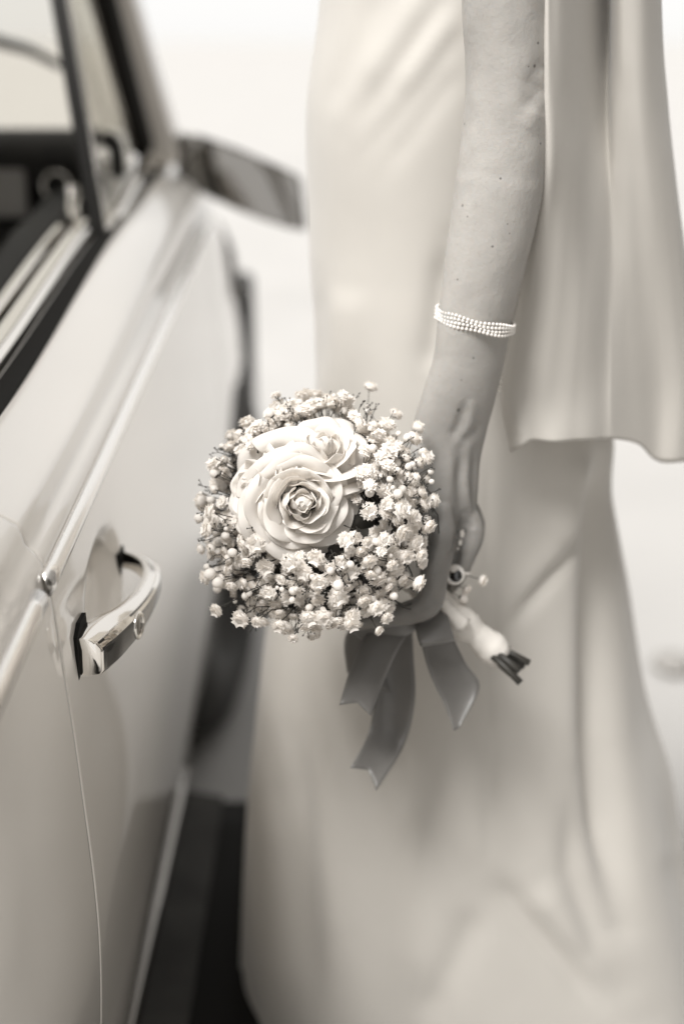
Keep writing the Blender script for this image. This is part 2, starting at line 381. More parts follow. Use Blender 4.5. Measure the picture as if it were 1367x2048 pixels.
# wing mirror
mir = empty('wing_mirror', A(480, 370, 2.0)); keep(mir, car)
mpx = [(358, 264, 2.0475), (400, 270, 2.046), (480, 298, 2.041), (560, 333, 2.036), (592, 348, 2.034), (602, 360, 2.0335), (613, 453, 2.0375), (607, 462, 2.038), (579, 457, 2.0395), (520, 438, 2.043), (471, 418, 2.046), (420, 395, 2.049), (379, 371, 2.051), (352, 342, 2.052)]
def inset(pl, k):
    c = np.mean(np.array(pl), axis=0); return [tuple(np.array(p) + (c - np.array(p)) * k) for p in pl]
def mirror_ring(k, dd): return [A(x, y, d + dd) for x, y, d in inset(mpx, k)]
rings = [mirror_ring(0.07, -0.001), mirror_ring(0.02, -0.004), mirror_ring(0.0, 0.004), mirror_ring(0.02, 0.022), mirror_ring(0.25, 0.042)]
V = [v for r_ in rings for v in r_]; n = len(mpx)
F = [(i*n + j, i*n + (j+1) % n, (i+1)*n + (j+1) % n, (i+1)*n + j) for i in range(len(rings)-1) for j in range(n)] + [tuple((len(rings)-1)*n + j for j in range(n))]
def keep2(o, part, loc):
    o.parent = part; o.matrix_parent_inverse = Matrix.Translation(-Vector(loc)); return o
mloc = A(480, 370, 2.0)
keep2(mk('mirror_housing', V, F, M['mirror_rim']), mir, mloc)
keep2(mk('mirror_glass', mirror_ring(0.07, 0.0005), [tuple(range(n))], M['mirror'], smooth=False), mir, mloc)
keep2(mk('mirror_stalk', *tube_data(cr([A(318, 330, 2.07), A(322, 300, 2.05), A(338, 286, 2.04), A(362, 292, 2.06), A(400, 320, 2.075)], 5), list(np.linspace(0.016, 0.020, 21)), 14), M['dark_chrome']), mir, mloc)

# door handle
hd = empty('door_handle', (-0.18, 0.9, 0.74)); keep(hd, car); hloc = (-0.18, 0.9, 0.74)
def surf_x(z): return sideX(z)
st = [  # y, inner, outer, z bottom, z top
    (0.902, 0.000, 0.017, 0.7290, 0.7560), (0.904, 0.000, 0.019, 0.7285, 0.7565), (0.922, 0.000, 0.026, 0.7283, 0.7568), (0.940, 0.004, 0.0305, 0.7288, 0.7560),
    (0.960, 0.016, 0.0350, 0.7300, 0.7548), (0.985, 0.0225, 0.0385, 0.7310, 0.7525), (1.010, 0.0255, 0.0405, 0.7320, 0.7500), (1.035, 0.0265, 0.0410, 0.7325, 0.7482),
    (1.060, 0.0250, 0.0395, 0.7325, 0.7468), (1.082, 0.0200, 0.0350, 0.7320, 0.7460), (1.098, 0.0110, 0.0275, 0.7315, 0.7455), (1.108, 0.0000, 0.0180, 0.7310, 0.7452), (1.113, -0.004, 0.0060, 0.7310, 0.7450)]
st = cr(st, 4)
V = []
for (y, i_, o_, zb, zt) in st:
    xs = -0.184; h = zt - zb; w = o_ - i_
    for (a, b) in ((0, 0), (0.45, -0.03), (0.9, 0.02), (1.0, 0.12), (1.0, 0.62), (0.97, 0.72), (0.86, 0.80), (0.80, 0.86), (0.74, 0.84), (0.60, 0.93), (0.3, 1.0), (0.06, 0.97), (0, 0.85)):
        V.append((xs + i_ + w*a, y, zb + h*b))
npf = 13
bm = bmesh.new(); vs = [bm.verts.new(v) for v in V]
for f in grid_faces(len(st), npf, True) + [tuple(range(npf)), tuple((len(st)-1)*npf + k for k in range(npf))]: bm.faces.new([vs[i] for i in f])
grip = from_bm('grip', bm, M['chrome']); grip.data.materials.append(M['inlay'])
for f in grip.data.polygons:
    if f.normal.x > 0.75 and f.center.y < 1.085 and f.center.y > 0.905: f.material_index = 1  # outer face coloured dark: a reflection put into the colour of the chrome
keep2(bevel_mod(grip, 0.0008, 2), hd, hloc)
def pad(name, pts, out0, out1):
    V = [Vector((-0.184 + out0, y, z)) for y, z in pts] + [Vector((-0.184 + out1, y, z)) for y, z in pts]; n = len(pts)
    o = mk(name, V, [(j, (j+1) % n, n + (j+1) % n, n + j) for j in range(n)] + [tuple(n + j for j in range(n))], M['rubber'], smooth=False); return keep2(o, hd, hloc)
pad('gasket', [(0.8965, 0.7235), (0.8965, 0.745), (0.8995, 0.7575), (0.914, 0.7628), (0.936, 0.7615), (0.940, 0.733), (0.925, 0.7262)], -0.005, 0.0022)
pad('gasket', [(1.092, 0.7285), (1.093, 0.747), (1.112, 0.749), (1.118, 0.740), (1.113, 0.7285)], -0.014, 0.0025)
ln = Vector((1, -0.19, 0.0)).normalized(); lc = Vector((-0.184 + 0.0352, 0.962, 0.7405))
keep2(mk('lock_rim', *torus_data(lc, ln, 0.0088, 0.0016, 36, 10), M['chrome']), hd, hloc)
keep2(mk('lock_button', *tube_data([lc - ln*0.004, lc - ln*0.0002, lc + ln*0.0006], [0.0085, 0.0082, 0.0072], 28), M['dark_chrome']), hd, hloc)

V = [side(y, zr, 0.005) for y in np.linspace(2.40, 2.69, 14) for zr in np.linspace(0.74, 0.898, 10)]  # dark shell over the wing's nose, standing in for its darker reflection
keep(solid(mk('headlamp_surround', V, grid_faces(14, 10), M['dark_chrome']), 0.003, -1), car)
# sill strip, step board, wheel, bumper
sl = sweep_y('sill_strip', rr(0.0, 0.012, -0.012, 0.012, 0.004), list(np.linspace(-0.3, 1.62, 30)), lambda y, a, b: Vector((-0.207 + a, y, 0.252 + b)), M['dark_chrome'], None); keep(sl, car)
rbp = sweep_y('step_board', rr(-0.05, 0.125, -0.03, 0.0, 0.008), list(np.linspace(-0.3, 1.60, 30)), lambda y, a, b: Vector((-0.205 + a, y, 0.226 + b)), M['rubber'], None); keep(rbp, car)
WC = Vector((-0.262, 2.30, 0.33)); WR = Matrix.Rotation(R(-7), 3, 'Z')      # front wheel, turned by the steering
kp = sweep_y('kick_plate', [(0.0, 0.0), (0.055, -0.012), (0.055, -0.018), (0.0, -0.02)], list(np.linspace(-0.3, 1.605, 30)), lambda y, a, b: Vector((-0.206 + a, y, 0.242 + b)), M['kick'], None, smooth=False); keep(kp, car)
wh = empty('wheel', WC); keep(wh, car)
def lathe_x(prof, n=48):
    V = []
    for (x, r) in prof:
        for k in range(n): a = 2*math.pi*k/n; V.append(WC + WR @ Vector((x + 0.28, r*math.cos(a), r*math.sin(a))))
    return V, grid_faces(len(prof), n, True)
keep2(mk('tyre', *lathe_x([(-0.36, 0.2), (-0.365, 0.27), (-0.35, 0.315), (-0.33, 0.328), (-0.23, 0.328), (-0.21, 0.315), (-0.195, 0.27), (-0.2, 0.2), (-0.22, 0.19)]), M['tyre']), wh, WC)
keep2(mk('rim', *lathe_x([(-0.21, 0.2), (-0.22, 0.18), (-0.25, 0.15), (-0.235, 0.10), (-0.215, 0.05), (-0.21, 0.001)]), M['kick']), wh, WC)
wa = mk('wheel_arch_liner', *tube_data([(-0.6, 2.30, 0.33), (-0.27, 2.30, 0.33)], [0.37, 0.37], 40), M['black']); keep(wa, car)
bp = sweep_y('front_bumper', rr(-0.05, 0.045, 0.16, 0.72, 0.015), list(np.linspace(2.60, 2.74, 6)), lambda y, a, b: Vector((-0.215 + a, y, b)), M['black'], None); keep(bp, car)

# ------------------------------------------------------------------ bride
person = empty('person', PY(850, 1500, 1.25) * 1.0); person.location.z = 0
ploc = tuple(person.location)
tag(person, 'bride in a long ivory dress with a short cape, holding a bouquet at her side', 'person')

# --- arm and hand, one continuous skin
parts = []
stations = [  # py, left px, right px, axial distance, depth ratio
    (-900, 930, 1130, 0.885, 0.95), (-500, 925, 1120, 0.925, 0.9), (-200, 922, 1108, 0.960, 0.9), (0, 924, 1100, 0.985, 0.9), (100, 930, 1100, 0.998, 0.92), (170, 932, 1100, 1.006, 0.92), (250, 926, 1096, 1.015, 0.9),
    (330, 917, 1089, 1.023, 0.9), (430, 905, 1071, 1.033, 0.88), (540, 889, 1044, 1.044, 0.84), (640, 876, 1022, 1.055, 0.76), (720, 866, 1008, 1.064, 0.68), (790, 845, 992, 1.072, 0.60), (850, 826, 976, 1.078, 0.52),
    (920, 812, 962, 1.083, 0.44), (1000, 820, 957, 1.088, 0.38), (1035, 828, 955, 1.091, 0.33), (1062, 840, 948, 1.095, 0.22)]
sts = cr(stations, 5)
cen = [A((l + r)/2, py, d) for py, l, r, d, k in sts]
V = []
NA = 40
for i, (py, l, r, d, k) in enumerate(sts):
    t = (cen[min(i+1, len(cen)-1)] - cen[max(i-1, 0)]).normalized()
    yaw = -0.30 if py > 700 else -0.30 * sstep(350, 700, py)
    rx = Vector((math.cos(yaw), -math.sin(yaw), 0)); rx = (rx - t*rx.dot(t)).normalized(); ry = t.cross(rx)
    hw = (r - l) / 2 / FPX * d / (0.98 if yaw == 0 else 0.96)
    for j in range(NA):
        a = 2*math.pi*j/NA
        V.append(cen[i] + rx*hw*math.cos(a) + ry*hw*k*math.sin(a))
F = grid_faces(len(sts), NA, True) + [tuple(range(NA)), tuple((len(sts)-1)*NA + j for j in range(NA))]
parts.append((V, F))
def chain(pts, rads, n=14):
    P = cr([A(*p) for p in pts], 6); rr_ = [float(x) for x in np.interp(np.linspace(0, len(pts)-1, len(P)), range(len(pts)), rads)]
    # rounded tip
    t = (Vector(P[-1]) - Vector(P[-2])).normalized(); e = Vector(P[-1]); rt = rr_[-1]
    for s in (0.5, 0.8, 0.97): P.append(np.array(e + t*rt*s)); rr_.append(rt*math.sqrt(1 - s*s))
    parts.append(tube_data(P, rr_, n))
chain([(886, 985, 1.088), (884, 1072, 1.074), (869, 1140, 1.069), (856, 1206, 1.068), (815, 1226, 1.071), (765, 1234, 1.074), (700, 1247, 1.080)], [0.0050, 0.0112, 0.0110, 0.0106, 0.0092, 0.0082, 0.0062])
chain([(908, 1010, 1.094), (896, 1070, 1.098), (880, 1135, 1.099), (868, 1192, 1.100), (858, 1214, 1.112), (850, 1190, 1.132)], [0.0045, 0.0092, 0.0080, 0.0080, 0.0076, 0.007])
chain([(930, 985, 1.096), (948, 1060, 1.097), (934, 1110, 1.098), (914, 1152, 1.103), (893, 1172, 1.126), (880, 1160, 1.148)], [0.0040, 0.0080, 0.0070, 0.0070, 0.0072, 0.0065])
chain([(930, 970, 1.098), (951, 1046, 1.110), (940, 1095, 1.118), (926, 1130, 1.124), (905, 1148, 1.144), (895, 1135, 1.157)], [0.0030, 0.0074, 0.0068, 0.0068, 0.0064, 0.0056])
chain([(850, 900, 1.080), (815, 950, 1.075), (785, 1030, 1.074), (765, 1095, 1.080), (750, 1150, 1.09)], [0.016, 0.015, 0.0118, 0.0105, 0.0085])
V, F = join(parts)
raw = mk('raw_skin', V, F, None)
rm = raw.modifiers.new('r', 'REMESH'); rm.mode = 'VOXEL'; rm.voxel_size = 0.0016
sm = raw.modifiers.new('s', 'SMOOTH'); sm.factor = 0.5; sm.iterations = 4
dg = bpy.context.evaluated_depsgraph_get(); skin_me = bpy.data.meshes.new_from_object(raw.evaluated_get(dg)); bpy.data.objects.remove(raw)
skin_me.name = 'body'
lines = [  # tendons, veins and creases on the back of the hand and wrist: polyline, half width px, height
    ([(936, 800), (918, 850), (903, 880)], 11.25, -0.00200), ([(960, 850), (935, 872), (925, 890)], 10, -0.00154), ([(945, 790), (938, 850), (930, 880)], 11.25, 0.00139),
    ([(920, 900), (917, 960), (921, 1010), (926, 1060)], 11.25, -0.00216), ([(935, 905), (930, 960), (935, 1010), (944, 1062)], 8.75, 0.00169),
    ([(948, 900), (946, 960), (948, 1020)], 7.5, -0.00154), ([(905, 890), (900, 960), (890, 1020), (884, 1075)], 15, 0.00169),
    ([(845, 1030), (850, 1090), (840, 1130)], 17.5, -0.00154), ([(930, 1010), (938, 1040), (945, 1062)], 7.5, -0.00116), ([(870, 900), (860, 960), (856, 1020)], 15, -0.00092),
    ([(850, 1200), (866, 1206), (878, 1200)], 6.25, -0.00077), ([(760, 1224), (764, 1240)], 6.25, -0.00062), ([(812, 1214), (816, 1236)], 6.25, -0.00062)]
dents = []
lines += [([(1092, 120), (1070, 150), (1050, 185)], 16, -0.0014), ([(1090, 165), (1066, 195), (1044, 225)], 16, -0.0015), ([(1080, 220), (1050, 262)], 22, 0.0010), ([(928, 1030), (915, 1075), (898, 1120)], 7, -0.0028)]
nrm = [v.normal.copy() for v in skin_me.vertices]
for v, nn in zip(skin_me.vertices, nrm):
    x, y = pix(v.co); o = 0.0
    if nn.dot(CAM - v.co) > 0:
        for (c, _, w, dpt) in dents:
            q = ((x - c[0])**2 + (y - c[1])**2) / (w*w)
            if q < 6: o -= dpt * math.exp(-q)
        if y > 760 or y < 320:
            for poly, w, amp in lines:
                if abs(x - poly[0][0]) > 120 or abs(y - poly[0][1]) > 260: continue
                dd, t = seg_dist(x, y, poly)
                if dd < 3*w: o += amp * math.exp(-(dd/w)**2) * (0.3 + 0.7*ends(t))
    o += 0.0003 * noise.noise(v.co * 60) + 0.00012 * noise.noise(v.co * 240)
    v.co += nn * o
skin_me.polygons.foreach_set('use_smooth', [True]*len(skin_me.polygons)); skin_me.update()
body = bpy.data.objects.new('body', skin_me); col.objects.link(body); keep(body, person)
body['label'] = 'bare freckled forearm and hand closed on the bouquet'
# skin: freckles and the moles of the photograph at their places on the arm
def skin_mat():
    m = mat('skin', 0.46, 0.5, sss=0.25, bump=0.25, bscale=420, spec=0.35); nt = m.node_tree; p = nt.nodes['Principled BSDF']
    tc = nt.nodes.new('ShaderNodeTexCoord')
    n1 = nt.nodes.new('ShaderNodeTexNoise'); n1.inputs['Scale'].default_value = 55; n1.inputs['Detail'].default_value = 6
    r1 = nt.nodes.new('ShaderNodeValToRGB'); r1.color_ramp.elements[0].position = 0.32; r1.color_ramp.elements[1].position = 0.68
    r1.color_ramp.elements[0].color = sep(0.385); r1.color_ramp.elements[1].color = sep(0.425)
    n2 = nt.nodes.new('ShaderNodeTexNoise'); n2.inputs['Scale'].default_value = 300; n2.inputs['Detail'].default_value = 3
    r2 = nt.nodes.new('ShaderNodeValToRGB'); r2.color_ramp.elements[0].position = 0.24; r2.color_ramp.elements[1].position = 0.40
    r2.color_ramp.elements[0].color = (0.91, 0.90, 0.89, 1); r2.color_ramp.elements[1].color = (1, 1, 1, 1)
    nt.links.new(tc.outputs['Object'], n1.inputs[0]); nt.links.new(tc.outputs['Object'], n2.inputs[0])
    nt.links.new(n1.outputs['Fac'], r1.inputs[0]); nt.links.new(n2.outputs['Fac'], r2.inputs[0])
    mx = nt.nodes.new('ShaderNodeMix'); mx.data_type = 'RGBA'; mx.blend_type = 'MULTIPLY'; mx.inputs[0].default_value = 1
    nt.links.new(r1.outputs[0], mx.inputs[6]); nt.links.new(r2.outputs[0], mx.inputs[7]); cur = mx.outputs[2]
    from mathutils.bvhtree import BVHTree
    bvh = BVHTree.FromPolygons([v.co[:] for v in skin_me.vertices], [tuple(f.vertices) for f in skin_me.polygons])
    for (x, y, rad, dk) in [(1075, 86, 2.6, .15), (1068, 132, 3.0, .12), (1056, 133, 1.6, .3), (928, 248, 2.2, .3), (1000, 357, 2.2, .2), (924, 411, 2.8, .35), (1080, 287, 2.2, .25), (934, 433, 1.8, .4),
                            (984, 493, 2.3, .2), (914, 559, 2.0, .35), (1014, 448, 1.8, .45), (1018, 467, 1.8, .45), (946, 716, 2.4, .4), (922, 760, 1.8, .5), (916, 820, 3.6, .08)]:
        h = bvh.ray_cast(CAM, ray(x, y).normalized())
        if h[0] is None: continue
        d = nt.nodes.new('ShaderNodeVectorMath'); d.operation = 'DISTANCE'; d.inputs[1].default_value = h[0]
        nt.links.new(tc.outputs['Object'], d.inputs[0])
        mr = nt.nodes.new('ShaderNodeMapRange'); r_ = rad / FPX * 1.03
        mr.inputs['From Min'].default_value = r_*0.5; mr.inputs['From Max'].default_value = r_*1.5; mr.inputs['To Min'].default_value = 0.25 + 0.75*dk; mr.inputs['To Max'].default_value = 1
        nt.links.new(d.outputs['Value'], mr.inputs['Value'])
        k = nt.nodes.new('ShaderNodeMix'); k.data_type = 'RGBA'; k.blend_type = 'MULTIPLY'; k.inputs[0].default_value = 1
        nt.links.new(cur, k.inputs[6]); nt.links.new(mr.outputs[0], k.inputs[7]); cur = k.outputs[2]
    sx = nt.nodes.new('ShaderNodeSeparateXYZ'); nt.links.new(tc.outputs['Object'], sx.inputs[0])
    mr = nt.nodes.new('ShaderNodeMapRange'); mr.inputs['From Min'].default_value = 0.80; mr.inputs['From Max'].default_value = 0.96; mr.inputs['To Min'].default_value = 0.56; mr.inputs['To Max'].default_value = 1.0  # skin darkens towards the hand: shade put into the colour, besides a ruddier tone
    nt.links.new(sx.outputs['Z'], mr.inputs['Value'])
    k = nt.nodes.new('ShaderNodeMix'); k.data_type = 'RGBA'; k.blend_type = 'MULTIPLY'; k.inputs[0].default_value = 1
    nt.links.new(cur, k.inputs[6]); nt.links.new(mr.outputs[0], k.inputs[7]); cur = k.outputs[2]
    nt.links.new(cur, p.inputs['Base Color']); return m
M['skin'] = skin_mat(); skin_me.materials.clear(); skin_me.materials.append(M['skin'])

# --- dress
Lp = [(-900, 660), (-300, 650), (0, 640), (250, 612), (500, 620), (770, 628), (1000, 585), (1260, 530), (1450, 508), (1600, 496), (2048, 484), (2700, 474)]
Rp = [(-900, 1190), (-300, 1180), (0, 1190), (500, 1215), (880, 1232), (1150, 1256), (1400, 1282), (1650, 1340), (2048, 1420), (2700, 1500)]
YS = 1.24
def edge(tbl):
    zz, xx = [], []
    for py, px in tbl:
        p = PY(px, py, YS); zz.append(p.z); xx.append(p.x)
    return spl(zz[::-1], xx[::-1])
exL, exR = edge(Lp), edge(Rp)
nearY = spl([0.0, 0.3, 0.55, 0.75, 0.95, 1.15, 1.4], [1.00, 1.04, 1.085, 1.115, 1.115, 1.10, 1.11])
halfD = spl([0.0, 0.3, 0.6, 0.8, 1.0, 1.2, 1.4], [0.33, 0.28, 0.20, 0.165, 0.15, 0.135, 0.12])
folds = [  # polyline in the picture, half width px, depth m
    ([(1212, 880), (1205, 1000), (1196, 1250), (1196, 1480), (1214, 1680), (1240, 1850)], 32, -0.022),
    ([(1160, 900), (1150, 1000), (1120, 1100)], 34, 0.006),
    ([(1180, 960), (1172, 1050), (1130, 1120), (1060, 1200), (1000, 1275)], 16, -0.0065),
    ([(1150, 1040), (1100, 1110), (1020, 1210)], 26, 0.0018),
    ([(1262, 900), (1280, 1100), (1300, 1400), (1330, 1700)], 30, 0.012),
    ([(976, 880), (974, 1100), (978, 1500), (970, 1760)], 14, -0.0025),
    ([(960, 1740), (1040, 1830), (1130, 1930), (1230, 2048)], 34, -0.008),
    ([(1060, 1760), (1140, 1860), (1260, 1990)], 40, 0.007),
    ([(1150, 1560), (1145, 1750), (1190, 1900), (1290, 2030)], 30, -0.007),
    ([(585, 1480), (612, 1720), (640, 2048)], 36, -0.006),
    ([(560, 1560), (560, 1800), (560, 2060)], 40, 0.006),
    ([(965, 1800), (905, 1920), (840, 2060)], 34, -0.005),
    ([(800, 1500), (830, 1750), (860, 2048)], 60, 0.006),
    ([(770, -40), (730, 60), (690, 150), (650, 240)], 28, -0.0020),
    ([(905, -30), (840, 70), (770, 170), (690, 270)], 28, -0.0020),
    ([(932, 40), (870, 130), (800, 225), (720, 320)], 24, -0.0018),
    ([(928, 130), (880, 190), (820, 270), (760, 350)], 24, -0.0016),
    ([(850, -20), (790, 80), (720, 180)], 26, 0.0018),
    ([(925, 10), (860, 100), (790, 195)], 26, 0.0018),
    ([(895, 480), (870, 640), (850, 760)], 26, -0.004),
    ([(700, 560), (690, 700), (660, 840)], 40, 0.004),
    ([(640, 560), (640, 700), (610, 860)], 24, -0.004),
]
NT, NZ = 280, 240
V = []
zs = np.concatenate([np.linspace(0.004, 0.25, 40, endpoint=False), np.linspace(0.25, 1.2, 180, endpoint=False), np.linspace(1.2, 1.42, 20)])
for z in zs:
    xl, xr = exL(z), exR(z); a = (xr - xl)/2; xc = (xl + xr)/2; b = halfD(z); yc = nearY(z) + b
    for j in range(NT):
        th = 2*math.pi*j/NT; c, s = math.cos(th), math.sin(th)
        p = Vector((xc + a*math.copysign(abs(c)**0.9, c), yc - b*math.copysign(abs(s)**0.9, s), z))
        nn = Vector((c/a, -s/b, 0)).normalized(); o = 0.0
        if s > -0.35:
            x, y = pix(p)
            for poly, w, amp in folds:
                ys_ = [q[1] for q in poly]; 
                if y < min(ys_) - 2*w or y > max(ys_) + 2*w: continue
                dd, t = seg_dist(x, y, poly)
                if dd < 3*w: o += amp * math.exp(-(dd/w)**2) * (0.25 + 0.75*ends(t))
        low = sstep(1.0, 0.2, z)
        o += low * 0.010 * math.sin(9*th + 1.3*math.sin(3*th) + 2.0*z) * (0.4 if s > 0.2 else 1.0)
        o += 0.003 * noise.noise(Vector((c*2.2, s*2.2, z*3.0)))
        V.append(p + nn*o)
dress = mk('dress', V, grid_faces(len(zs), NT, True), M['dress']); keep(solid(dress, 0.002, -1), person)
dress['label'] = 'long ivory crepe dress with soft folds'

# --- cape: vertical columns from the front edge (left) round to the back (right); rows from shoulder to hem
def column(pts, n): return cr(pts, n)
capecols = [   # each: list of (px, py, Y) down the column
    [(1086, -600, 1.030), (1088, 0, 1.030), (1087, 200, 1.034), (1084, 340, 1.040), (1062, 470, 1.060), (1030, 640, 1.082), (1004, 790, 1.092), (1022, 904, 1.086)],
    [(1096, -600, 1.028), (1096, 0, 1.028), (1096, 200, 1.032), (1096, 340, 1.038), (1078, 470, 1.054), (1050, 640, 1.072), (1028, 790, 1.080), (1042, 893, 1.074)],
    [(1120, -600, 1.036), (1120, 0, 1.036), (1120, 200, 1.040), (1118, 340, 1.044), (1106, 470, 1.054), (1086, 640, 1.066), (1066, 790, 1.074), (1064, 881, 1.074)],
    [(1150, -600, 1.060), (1150, 0, 1.060), (1148, 200, 1.060), (1146, 340, 1.058), (1140, 470, 1.062), (1128, 640, 1.068), (1112, 790, 1.074), (1108, 885, 1.070)],
    [(1190, -600, 1.115), (1190, 0, 1.115), (1184, 200, 1.100), (1178, 340, 1.085), (1176, 470, 1.080), (1170, 640, 1.078), (1160, 790, 1.082), (1158, 881, 1.080)],
    [(1214, -600, 1.150), (1216, 0, 1.150), (1212, 200, 1.125), (1212, 340, 1.105), (1212, 470, 1.100), (1210, 640, 1.098), (1208, 790, 1.098), (1206, 878, 1.098)],
    [(1222, -600, 1.110), (1224, 0, 1.110), (1226, 200, 1.100), (1230, 340, 1.100), (1232, 470, 1.104), (1230, 640, 1.104), (1228, 790, 1.104), (1232, 878, 1.108)],
    [(1236, -600, 1.088), (1240, 0, 1.088), (1246, 200, 1.092), (1256, 340, 1.098), (1262, 470, 1.106), (1266, 640, 1.116), (1272, 790, 1.124), (1278, 890, 1.128)],
    [(1266, -600, 1.086), (1272, 0, 1.086), (1280, 200, 1.090), (1292, 340, 1.098), (1300, 470, 1.108), (1310, 640, 1.124), (1318, 790, 1.138), (1312, 922, 1.142)],
    [(1292, -600, 1.100), (1300, 0, 1.100), (1310, 200, 1.104), (1324, 340, 1.110), (1336, 470, 1.118), (1352, 640, 1.130), (1366, 790, 1.140), (1360, 924, 1.145)],
    [(1310, -600, 1.140), (1320, 0, 1.140), (1332, 200, 1.140), (1346, 340, 1.140), (1362, 470, 1.145), (1385, 640, 1.155), (1405, 790, 1.165), (1410, 918, 1.170)],
    [(1300, -600, 1.220), (1310, 0, 1.220), (1325, 200, 1.220), (1340, 340, 1.220), (1358, 470, 1.225), (1390, 640, 1.230), (1420, 790, 1.240), (1440, 910, 1.245)],
    [(1270, -600, 1.300), (1280, 0, 1.300), (1296, 200, 1.300), (1312, 340, 1.300), (1330, 470, 1.305), (1355, 640, 1.310), (1380, 790, 1.320), (1400, 900, 1.325)]]
cols3 = [cr([PY(*p) for p in c], 12) for c in capecols]
nv = len(cols3[0]); V = []
rows = [cr([cols3[i][j] for i in range(len(cols3))], 9) for j in range(nv)]
nu = len(rows[0])
for j in range(nv):
    for i in range(nu):
        p = Vector(rows[j][i]); p.y += 0.002 * noise.noise(Vector((i*0.12, j*0.03, 4)))
        V.append(p)
cape = mk('cape', V, grid_faces(nv, nu), M['cape']); keep(solid(cape, 0.0016, 0), person)
cape['label'] = 'short ivory cape hanging behind the bare arm'

# ------------------------------------------------------------------ pearl bracelet
br_c = A(949, 641, 1.055)
br = empty('pearl_bracelet', br_c); tag(br, 'four strand white pearl bracelet worn on the forearm', 'bracelet')
va = (A(1026, 658, 1.055) - A(873, 627, 1.055)) / 2
vb = Vector((0, -0.0238, 0)); dn = Vector((-0.12, 0, -1)).normalized()
def uv_sphere(r, n=10, m=6):
    bm = bmesh.new(); bmesh.ops.create_uvsphere(bm, u_segments=n, v_segments=m, radius=r)
    me = bpy.data.meshes.new('pearl'); bm.to_mesh(me); bm.free(); me.polygons.foreach_set('use_smooth', [True]*len(me.polygons)); return me
pme = uv_sphere(0.00132); pme.materials.append(M['pearl'])
NB = 58
for row in range(4):
    for k in range(NB):
        a = 2*math.pi*(k + 0.15*math.sin(row*2.1)) / NB
        spread = 1 - 0.22*max(0, math.cos(a))**4
        p = va*math.cos(a)*1.012 + vb*math.sin(a)*1.03 + dn*((row - 1.5)*0.00245*spread + 0.0006*math.sin(a*5 + row))
        o = bpy.data.objects.new('pearl', pme); col.objects.link(o); o.parent = br; o.location = p
        o.scale = [random.uniform(0.92, 1.06)]*3
cme = uv_sphere(0.0013); cme.materials.append(M['chrome'])
for k, q in enumerate(cr([(1012, 668, 1.08), (1006, 700, 1.085), (1002, 740, 1.088), (998, 780, 1.088)], 4)):
    o = bpy.data.objects.new('chain_bead', cme); col.objects.link(o); o.parent = br; o.location = A(*q) - br_c

# ring on a finger
rg_c = A(920, 1138, 1.1015); ring = empty('finger_ring', rg_c); tag(ring, 'white beaded ring with a round black stone on a finger', 'ring')
rax = (A(910, 1154, 1.105) - A(927, 1115, 1.101)).normalized()
keep(mk('band', *torus_data(rg_c, rax, 0.0076, 0.0016, 30, 8), M['pearl']), ring)
gc = A(911, 1152, 1.091)
keep(mk('halo', *torus_data(gc - Vector((0.0012, 0, -0.0012)), (CAM - gc), 0.0058, 0.0024, 24, 8), M['pearl']), ring)
gm = mk('stone', *tube_data([gc, gc + (CAM - gc).normalized()*0.003, gc + (CAM - gc).normalized()*0.004], [0.0052, 0.0048, 0.002], 20), M['gem']); keep(gm, ring)

# ------------------------------------------------------------------ bouquet
bq_c = A(870, 1190, 1.105)
bq = empty('bridal_bouquet', bq_c); tag(bq, 'round bouquet of white roses and gypsophila tied with grey satin ribbon', 'bouquet')
D = A(632, 1030, 1.045); RD = 0.084
bu, bv, bw = RT, UP, -FW
nD = (bu*-0.30 + bv*0.22 + bw*0.92).normalized()
def inq(p, q): return [p[i] + q[i] for i in range(3)]
# floret meshes
def petal_fan(rad, npet, tilt, zoff, rng):
    V, F = [], []
    for k in range(npet):
        a = 2*math.pi*(k + rng.uniform(-.25, .25))/npet; L = rad*rng.uniform(0.82, 1.1); w = L*rng.uniform(0.42, 0.6); tl = tilt + rng.uniform(-.22, .22)
        ca, sa = math.cos(a), math.sin(a)
        loc = [(0.05*L, 0, 0), (0.55*L, -w*0.75, 0.02*L), (0.55*L, w*0.75, 0.02*L), (0.97*L, -w, -0.05*L), (0.86*L, 0, -0.0*L), (0.99*L, w, -0.05*L), (0.6*L, 0, 0.1*L)]
        o = len(V)
        for (r_, s_, h_) in loc:
            rr2 = r_*math.cos(tl) - h_*math.sin(tl); hh = r_*math.sin(tl) + h_*math.cos(tl)
            V.append((rr2*ca - s_*sa, rr2*sa + s_*ca, hh + zoff))
        F += [(o, o+1, o+6), (o, o+6, o+2), (o+1, o+3, o+4, o+6), (o+6, o+4, o+5, o+2)]
    return V, F
